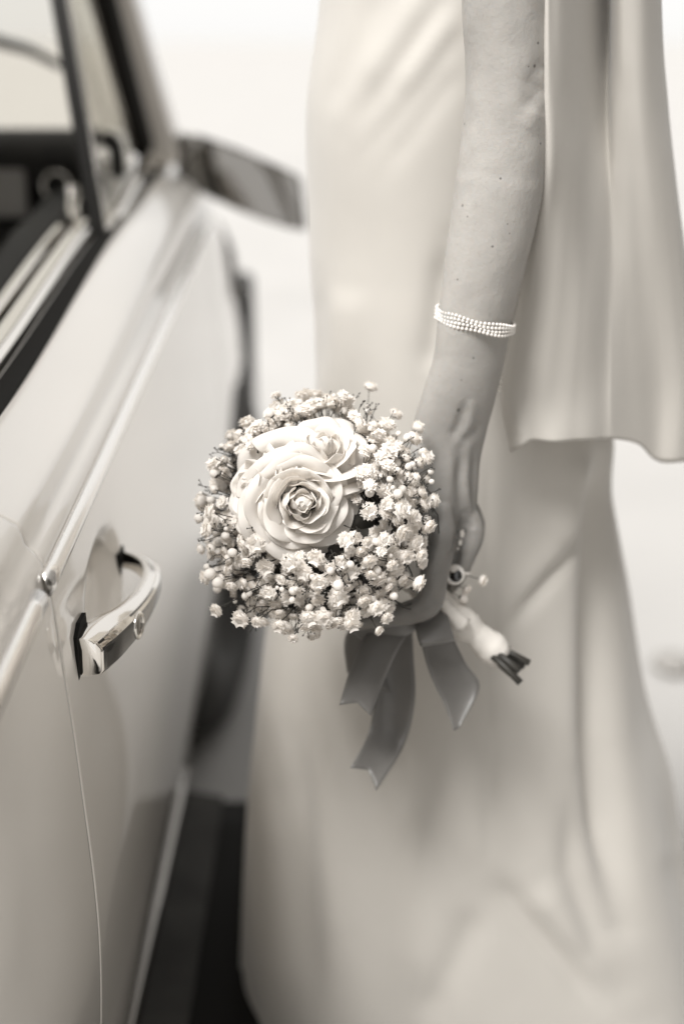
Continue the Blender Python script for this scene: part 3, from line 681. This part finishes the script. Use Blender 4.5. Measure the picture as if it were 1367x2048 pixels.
def floret_mesh(seed):
    rng = random.Random(seed)
    bm = bmesh.new(); bmesh.ops.create_icosphere(bm, subdivisions=2, radius=0.92)
    off = Vector((seed*3.1, seed*1.7, 2))
    for v in bm.verts:
        d_ = v.co.normalized(); v.co = v.co * (1 + 0.22*noise.noise(d_*3.4 + off) + rng.uniform(-0.07, 0.07)); v.co.z = v.co.z*0.62 + 0.12
    bm.faces.ensure_lookup_table(); bm.verts.index_update()
    ball = ([v.co.copy() for v in bm.verts], [tuple(v.index for v in f.verts) for f in bm.faces]); bm.free()
    V, F = join([ball, petal_fan(1.12, 10, 0.05, 0.06, rng), petal_fan(1.10, 9, 0.42, 0.12, rng), petal_fan(1.0, 7, 0.85, 0.14, rng)])
    # calyx
    c, cf = tube_data([(0, 0, -0.5), (0, 0, -0.22), (0, 0, 0.04)], [0.06, 0.22, 0.12], 6); n0 = len(F)
    V, F = join([(V, F), (c, cf)])
    me = bpy.data.meshes.new('floret'); me.from_pydata([tuple(v) for v in V], [], F); me.update(); me.materials.append(M['floret']); me.materials.append(M['stem'])
    for i, f in enumerate(me.polygons): f.use_smooth = True; f.material_index = 1 if i >= n0 else 0
    return me
fl_me = [floret_mesh(s) for s in range(7)]
def bud_mesh():
    bm = bmesh.new(); bmesh.ops.create_uvsphere(bm, u_segments=10, v_segments=8, radius=1.0)
    for v in bm.verts:
        v.co.z *= 1.12
        v.co *= 1 + 0.05*noise.noise(v.co*2.5)
    me = bpy.data.meshes.new('bud'); bm.to_mesh(me); bm.free(); me.materials.append(M['floret']); me.materials.append(M['stem'])
    for f in me.polygons: f.use_smooth = True; f.material_index = 1 if f.center.z < -0.72 else 0
    return me
bd_me = bud_mesh()
roses = [((604, 1004), 118), ((648, 895), 84), ((498, 968), 66)]
def in_rose(x, y, grow=1.0):
    for (c, r_) in roses:
        if math.hypot(x - c[0], y - c[1]) < r_*grow: return True
    return False
# stuff that hides the inside: stems
stem_parts = []; placed = []
neck = A(800, 1135, 1.10)
def place(me, name, p, nrm_, size, roll):
    o = bpy.data.objects.new(name, me); col.objects.link(o); o.parent = bq; o.location = p - bq_c
    q = nrm_.to_track_quat('Z', 'Y'); o.rotation_mode = 'QUATERNION'; o.rotation_quaternion = q @ Matrix.Rotation(roll, 3, 'Z').to_quaternion()
    o.scale = (size, size, size); return o
rng = random.Random(21)
fl_pts = []
tries = 0
NFL = 282
while len(fl_pts) < NFL and tries < 60000:
    tries += 1
    v = Vector((rng.gauss(0, 1), rng.gauss(0, 1), rng.gauss(0, 1))).normalized()
    cz = v.dot(nD)
    if cz < -0.15: continue
    lump = 1 + 0.09*noise.noise(v*2.6 + Vector((3, 1, 7))) + rng.uniform(-0.17, 0.06) + (0.10 if rng.random() < 0.12 else 0)
    q = v*RD*lump; q -= nD * max(0, q.dot(nD)) * 0.30
    p = D + q; x, y = pix(p)
    if in_rose(x, y, 0.95) and (p - CAM).dot(FW) < 1.045: continue
    s = rng.uniform(0.0036, 0.0066)
    if any((p - b).length < (s + t)*0.84 for b, t in fl_pts): continue
    fl_pts.append((p, s))
    nn = (v + Vector((rng.uniform(-.5, .5), rng.uniform(-.5, .5), rng.uniform(-.5, .5)))).normalized()
    place(rng.choice(fl_me), 'floret', p, nn, s, rng.uniform(0, 6.28))
    placed.append((p, nn, s))
# stray ones at the places where they stand out in the photograph
for (x, y, d, s, bud) in [(702, 1247, 0.985, 0.0054, 0), (647, 1232, 0.99, 0.0062, 0), (619, 1235, 0.992, 0.0060, 0), (586, 1275, 0.99, 0.0036, 0), (772, 1234, 1.0, 0.0045, 0), (434, 1218, 1.02, 0.005, 0), (458, 936, 1.06, 0.0042, 1), (505, 877, 1.06, 0.0052, 1), (488, 912, 1.06, 0.0050, 1),
                          (740, 776, 1.08, 0.0055, 0), (840, 1110, 1.0, 0.0048, 0), (848, 1004, 1.01, 0.0048, 0), (826, 1035, 1.0, 0.0058, 0), (852, 915, 1.02, 0.0052, 0), (420, 1148, 1.02, 0.0042, 1), (436, 1165, 1.02, 0.0040, 1), (676, 1171, 0.975, 0.0040, 1), (795, 988, 0.98, 0.0034, 1),
                          (482, 1236, 1.0, 0.0062, 0), (515, 1243, 1.0, 0.0046, 0), (558, 1250, 0.998, 0.005, 0), (444, 972, 1.05, 0.0042, 1), (632, 790, 1.08, 0.005, 0), (655, 800, 1.08, 0.0056, 0), (790, 830, 1.06, 0.0052, 0), (543, 860, 1.07, 0.0045, 1), (575, 845, 1.075, 0.0055, 1), (609, 835, 1.075, 0.006, 0),
                          (962, 1160, 1.10, 0.0048, 0), (930, 1178, 1.10, 0.0042, 0), (926, 1198, 1.10, 0.0034, 1), (905, 1137, 1.088, 0.0030, 1)]:
    p = A(x, y, d); nn = ((p - D).normalized() + bw*0.4).normalized()
    place(bd_me if bud else rng.choice(fl_me), 'bud' if bud else 'floret', p, nn, s, rng.uniform(0, 6))
    placed.append((p, nn, s))
nb = 0
while nb < 120:
    v = Vector((rng.gauss(0, 1), rng.gauss(0, 1), rng.gauss(0, 1))).normalized()
    if v.dot(nD) < -0.1: continue
    q = v*RD*(1.0 + rng.uniform(-0.08, 0.09)); q -= nD * max(0, q.dot(nD)) * 0.30; p = D + q; x, y = pix(p)
    if in_rose(x, y, 0.98) and (p - CAM).dot(FW) < 1.045: continue
    s = rng.uniform(0.0014, 0.0034)
    place(bd_me, 'bud', p, (v + Vector((rng.uniform(-.6, .6), rng.uniform(-.6, .6), rng.uniform(-.6, .6)))).normalized(), s, 0); placed.append((p, v, s)); nb += 1
for i, (p, nn, s) in enumerate(placed):
    a = p - nn*s*0.5; toC = (neck - a); f = rng.uniform(0.35, 0.7)
    j = Vector((rng.uniform(-1, 1), rng.uniform(-1, 1), rng.uniform(-1, 1))) * 0.012
    mid1 = a - nn*0.006 + toC*0.06; mid2 = a + toC*f*0.6 + j; end = a + toC*f + j*1.4
    stem_parts.append(tube_data([a, mid1, mid2, end], [0.00035, 0.0004, 0.0006, 0.0008], 4, False))
fm = []
for i in range(520):
    v = Vector((rng.gauss(0, 1), rng.gauss(0, 1), rng.gauss(0, 1))).normalized()
    if v.dot(nD) < -0.3: continue
    q = v*RD*rng.uniform(0.74, 0.94); q -= nD * max(0, q.dot(nD)) * 0.30; p = D + q; x, y = pix(p)
    if in_rose(x, y, 0.9): continue
    me = rng.choice(fl_me); s = rng.uniform(0.0032, 0.0056)
    mt = Matrix.Translation(p) @ (v + Vector((rng.uniform(-.5, .5), rng.uniform(-.5, .5), rng.uniform(-.5, .5)))).to_track_quat('Z', 'Y').to_matrix().to_4x4() @ Matrix.Scale(s, 4)
    fm.append(([mt @ vv.co for vv in me.vertices], [tuple(f.vertices) for f in me.polygons]))
fmass = mk('inner_floret_mass', *join(fm), M['floret']); fmass['kind'] = 'stuff'; keep(fmass, bq)
# dry forked sprigs standing out of the dome
for i in range(420):
    v = Vector((rng.gauss(0, 1), rng.gauss(0, 1), rng.gauss(0, 1))).normalized()
    if v.dot(nD) < -0.05: continue
    q = v*RD*rng.uniform(0.88, 1.09); q -= nD * max(0, q.dot(nD)) * 0.30; p = D + q; x, y = pix(p)
    if in_rose(x, y, 0.93) and (p - CAM).dot(FW) < 1.045: continue
    base = p - v*rng.uniform(0.012, 0.022) + Vector((rng.uniform(-1, 1), rng.uniform(-1, 1), rng.uniform(-1, 1)))*0.006
    stem_parts.append(tube_data([base, base.lerp(p, 0.6) + Vector((rng.uniform(-1, 1), 0, rng.uniform(-1, 1)))*0.0012, p], [0.00045, 0.00035, 0.0003], 4, False))
    for k in range(rng.choice((2, 3))):
        e = p + (v + Vector((rng.uniform(-1, 1), rng.uniform(-1, 1), rng.uniform(-1, 1)))*0.9).normalized()*rng.uniform(0.0025, 0.006)
        stem_parts.append(tube_data([p, e], [0.0003, 0.00025], 4, False))
        stem_parts.append(tube_data([e, e.lerp(p, -0.15), e.lerp(p, -0.3)], [0.0003, 0.0007, 0.0002], 5, False))
stems = mk('stem_tangle', *join(stem_parts), M['stem']); stems['kind'] = 'stuff'; keep(stems, bq)
# leaves inside
for i in range(46):
    v = Vector((rng.gauss(0, 1), rng.gauss(0, 1), rng.gauss(0, 1))).normalized()
    if v.dot(nD) < -0.25: v = -v
    p = D + v*RD*rng.uniform(0.55, 0.80) - nD*max(0, v.dot(nD))*RD*0.28; L = rng.uniform(0.018, 0.03); W = L*0.36
    t = (v + Vector((rng.uniform(-1, 1), rng.uniform(-1, 1), rng.uniform(-1, 1)))*0.9).normalized(); sd_ = t.cross(v).normalized(); up_ = sd_.cross(t)
    prof = [(0, 0.05), (0.25, 0.75), (0.5, 1.0), (0.75, 0.7), (1, 0.03)]
    LV = [p + t*L*(a - 0.5) + sd_*W*b*s_ + up_*L*(0.10*abs(s_) - 0.25*(a - .5)**2) for a, b in prof for s_ in (-1, 0, 1)]
    keep(mk('leaf', LV, grid_faces(5, 3), M['leaf'] if i % 3 else M['stem']), bq)
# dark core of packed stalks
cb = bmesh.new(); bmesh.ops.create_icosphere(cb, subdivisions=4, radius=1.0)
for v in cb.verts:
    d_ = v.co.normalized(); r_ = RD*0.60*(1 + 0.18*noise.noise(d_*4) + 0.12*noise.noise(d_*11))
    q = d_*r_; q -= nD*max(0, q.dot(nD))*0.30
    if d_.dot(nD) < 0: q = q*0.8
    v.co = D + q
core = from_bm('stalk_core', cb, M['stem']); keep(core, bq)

# roses
def rose(cpx, d, rad, axis, seed, npet, open_=1.0):
    rg = random.Random(seed); c = A(cpx[0], cpx[1], d); axis = axis.normalized()
    u = axis.orthogonal().normalized(); w = axis.cross(u)
    root = empty('rose', c - bq_c); root.parent = bq
    for i in range(npet):
        f = (i + 0.5)/npet; ang = i*2.39996 + rg.uniform(-.35, .35); tx, ty = rg.uniform(-.12, .12)*f, rg.uniform(-.12, .12)*f
        r0 = rad*(0.035 + 0.82*f**0.85)*rg.uniform(0.9, 1.1)
        span = (2.3 - 0.75*f)*rg.uniform(0.9, 1.1)
        hgt = rad*(0.62 - 0.30*f**1.4)*(0.5 + 0.5*sstep(0, 0.4, f))*rg.uniform(0.93, 1.06)
        top = rad*(0.20 - 0.62*f**1.7*open_)
        nu_, nv_ = 13, 9; PV = []
        for a_ in range(nu_):
            s_ = -1 + 2*a_/(nu_-1)
            for b_ in range(nv_):
                t_ = b_/(nv_-1)
                th = ang + s_*span/2*(0.45 + 0.55*math.sin(min(1, t_*1.25)*math.pi/2))
                ci = sstep(0.45, 0.1, f); cup = r0*((0.55 + 0.45*t_**0.8)*(1-ci) + (1.05 - 0.40*t_*t_)*ci)
                flare = rad*(0.02 + 0.26*f**1.5*open_)*t_**2.6*(1 - 0.35*s_*s_)
                rim = 1 - 0.42*abs(s_)**2.3 + 0.03*math.sin(s_*5 + seed + i)
                zz = rad*0.035*math.sin(s_*6.5 + i*2.1)*t_**3*(0.3 + f) + top - hgt + hgt*t_*rim - rad*0.16*f*sstep(0.75, 1.0, t_)*t_ + rad*0.03*f*noise.noise(Vector((s_*2, t_*2, i*3.1)))
                rr_ = cup + flare + rad*0.10*noise.noise(Vector((s_*1.5, t_*1.3, i*1.7 + seed))) + rad*0.03*noise.noise(Vector((s_*4, t_*2, i*2.7 + seed))) + r0*0.10*s_*(0.4 + f)
                PV.append(c + u*rr_*math.cos(th) + w*rr_*math.sin(th) + axis*(zz + rr_*(tx*math.cos(th) + ty*math.sin(th))))
        o = mk('petal', PV, grid_faces(nu_, nv_), M['petal']); o.parent = root; o.matrix_parent_inverse = Matrix.Translation(-c)
        solid(o, 0.0004, 0)
        ss = o.modifiers.new('sub', 'SUBSURF'); ss.levels = 1; ss.render_levels = 1
    hb = bmesh.new(); bmesh.ops.create_uvsphere(hb, u_segments=20, v_segments=12, radius=1.0)
    for v in hb.verts:
        q = v.co; a = math.atan2(q.y, q.x); rr_ = rad*0.15*(1 + 0.12*math.sin(2*a + q.z*5) + 0.08*noise.noise(q*2 + Vector((seed, 0, 0))))
        v.co = c + u*q.x*rr_ + w*q.y*rr_ + axis*(q.z*rad*0.22 - rad*0.06)
    h_ = from_bm('petal_heart', hb, M['petal']); h_.parent = root; h_.matrix_parent_inverse = Matrix.Translation(-c)
    return root
r1 = rose((606, 1006), 0.982, 0.044, bw + bu*0.16 - bv*0.12, 3, 42); r1['label'] = 'largest open white rose in front'
r2 = rose((650, 888), 0.998, 0.040, bw*0.75 + bv*0.55 + bu*0.1, 8, 24, 0.9); r2['label'] = 'white rose at the top of the bouquet'
r3 = rose((494, 966), 0.998, 0.034, bw*0.65 - bu*0.65 + bv*0.15, 5, 20, 0.9); r3['label'] = 'white rose at the left of the bouquet'

# handle: tape, stalks
ax0, ax1 = A(790, 1128, 1.095), A(1000, 1312, 1.118)
pts = [ax0.lerp(ax1, t) for t in np.linspace(0, 1, 26)]
V, F = tube_data(pts, [0.0118 + 0.0012*math.sin(i*0.9) + 0.0006*math.sin(i*2.3) for i in range(26)], 24)
V = [v + Vector((1, 0, 1))*0.0007*noise.noise(v*220) for v in V]
keep(mk('tape_wrap', V, F, M['tape']), bq)
keep(mk('tape_end', *tube_data(cr([A(883, 1200, 1.085), A(900, 1225, 1.088), A(925, 1250, 1.092)], 5), [0.0035 + 0.0004*i for i in range(11)], 8), M['tape']), bq)
for (x0, y0, x1, y1, d0, d1, r_) in [(996, 1296, 1058, 1326, 1.112, 1.11, 0.0026), (990, 1306, 1038, 1342, 1.108, 1.10, 0.0030), (984, 1312, 1040, 1366, 1.106, 1.10, 0.0028), (992, 1304, 1046, 1334, 1.118, 1.122, 0.0026), (976, 1314, 1022, 1350, 1.112, 1.112, 0.0022)]:
    keep(mk('stalk', *tube_data([A(x0, y0, d0), A((x0+x1)/2, (y0+y1)/2 - 2, (d0+d1)/2), A(x1, y1, d1)], [r_, r_*0.95, r_*1.05], 10), M['stem']), bq)

# ribbon: strips given by their two edges
rib = empty('ribbon', A(830, 1240, 1.09) - bq_c); rib.parent = bq; ribloc = A(830, 1240, 1.09)
def strip(name, Lp_, Rp_, notch=0.0, n=8, curl=0.0):
    Lc = cr([A(*p) for p in Lp_], n); Rc = cr([A(*p) for p in Rp_], n); m_ = 9; V = []
    for i in range(len(Lc)):
        l, r_ = Vector(Lc[i]), Vector(Rc[i]); t_ = i/(len(Lc)-1)
        tng = (Vector(Lc[i]) - Vector(Lc[max(i-1, 0)])) if i else (Vector(Lc[1]) - l)
        tng = tng.normalized() if tng.length > 1e-9 else Vector((0, 0, -1))
        for j in range(m_):
            s_ = j/(m_-1); p = l.lerp(r_, s_)
            p -= FW*curl*(1 - (2*s_-1)**2)*math.sin(math.pi*min(1, t_*0.9))
            p -= tng*notch*(1 - abs(2*s_ - 1))*sstep(0.6, 1.0, t_)
            V.append(p)
    o = mk(name, V, grid_faces(len(Lc), m_), M['satin']); o.parent = rib; o.matrix_parent_inverse = Matrix.Translation(-ribloc)
    return solid(o, 0.0006, 0)
strip('ribbon_tail', [(792, 1228, 1.095), (728, 1275, 1.085), (698, 1345, 1.072), (678, 1410, 1.056)], [(830, 1250, 1.095), (800, 1292, 1.088), (772, 1350, 1.078), (741, 1432, 1.060)], 0.007, curl=0.004)
strip('ribbon_tail', [(775, 1235, 1.11), (752, 1310, 1.125), (748, 1400, 1.125), (735, 1470, 1.122), (700, 1536, 1.098)], [(822, 1235, 1.11), (826, 1310, 1.12), (829, 1400, 1.12), (808, 1490, 1.12), (752, 1582, 1.094)], 0.010, curl=-0.004)
strip('ribbon_tail', [(750, 1250, 1.115), (700, 1260, 1.125), (688, 1290, 1.13), (694, 1345, 1.13)], [(830, 1240, 1.11), (770, 1290, 1.12), (760, 1330, 1.125), (782, 1388, 1.125)], 0.0, curl=0.003)
strip('ribbon_loop', [(830, 1222, 1.094), (828, 1242, 1.082), (833, 1272, 1.070), (840, 1292, 1.068), (846, 1290, 1.088)], [(880, 1205, 1.096), (892, 1225, 1.086), (902, 1258, 1.076), (908, 1280, 1.074), (905, 1280, 1.094)], 0.0, curl=0.002)
strip('ribbon_tail', [(838, 1276, 1.092), (858, 1345, 1.094), (888, 1410, 1.094), (908, 1462, 1.090)], [(905, 1274, 1.096), (930, 1325, 1.102), (958, 1375, 1.104), (918, 1456, 1.092)], 0.0, curl=-0.003)
strip('ribbon_knot', [(690, 1252, 1.085), (745, 1246, 1.082), (800, 1232, 1.078), (838, 1215, 1.08)], [(735, 1292, 1.100), (770, 1284, 1.096), (808, 1274, 1.092), (846, 1250, 1.09)], 0.0, curl=0.004)

# small flat stone lying on the paving
sb = bmesh.new(); bmesh.ops.create_icosphere(sb, subdivisions=3, radius=1.0); sp = PY(1342, 1345, 2.49)
for v in sb.verts:
    d_ = v.co.normalized(); k_ = 1 + 0.25*noise.noise(d_*1.8)
    v.co = Vector((sp.x + d_.x*0.038*k_, 2.49 + d_.y*0.045*k_, 0.012 + d_.z*0.016*k_))
tag(from_bm('stone', sb, M['kick_stone']), 'small dark flat stone on the pale paving beside the skirt', 'stone')
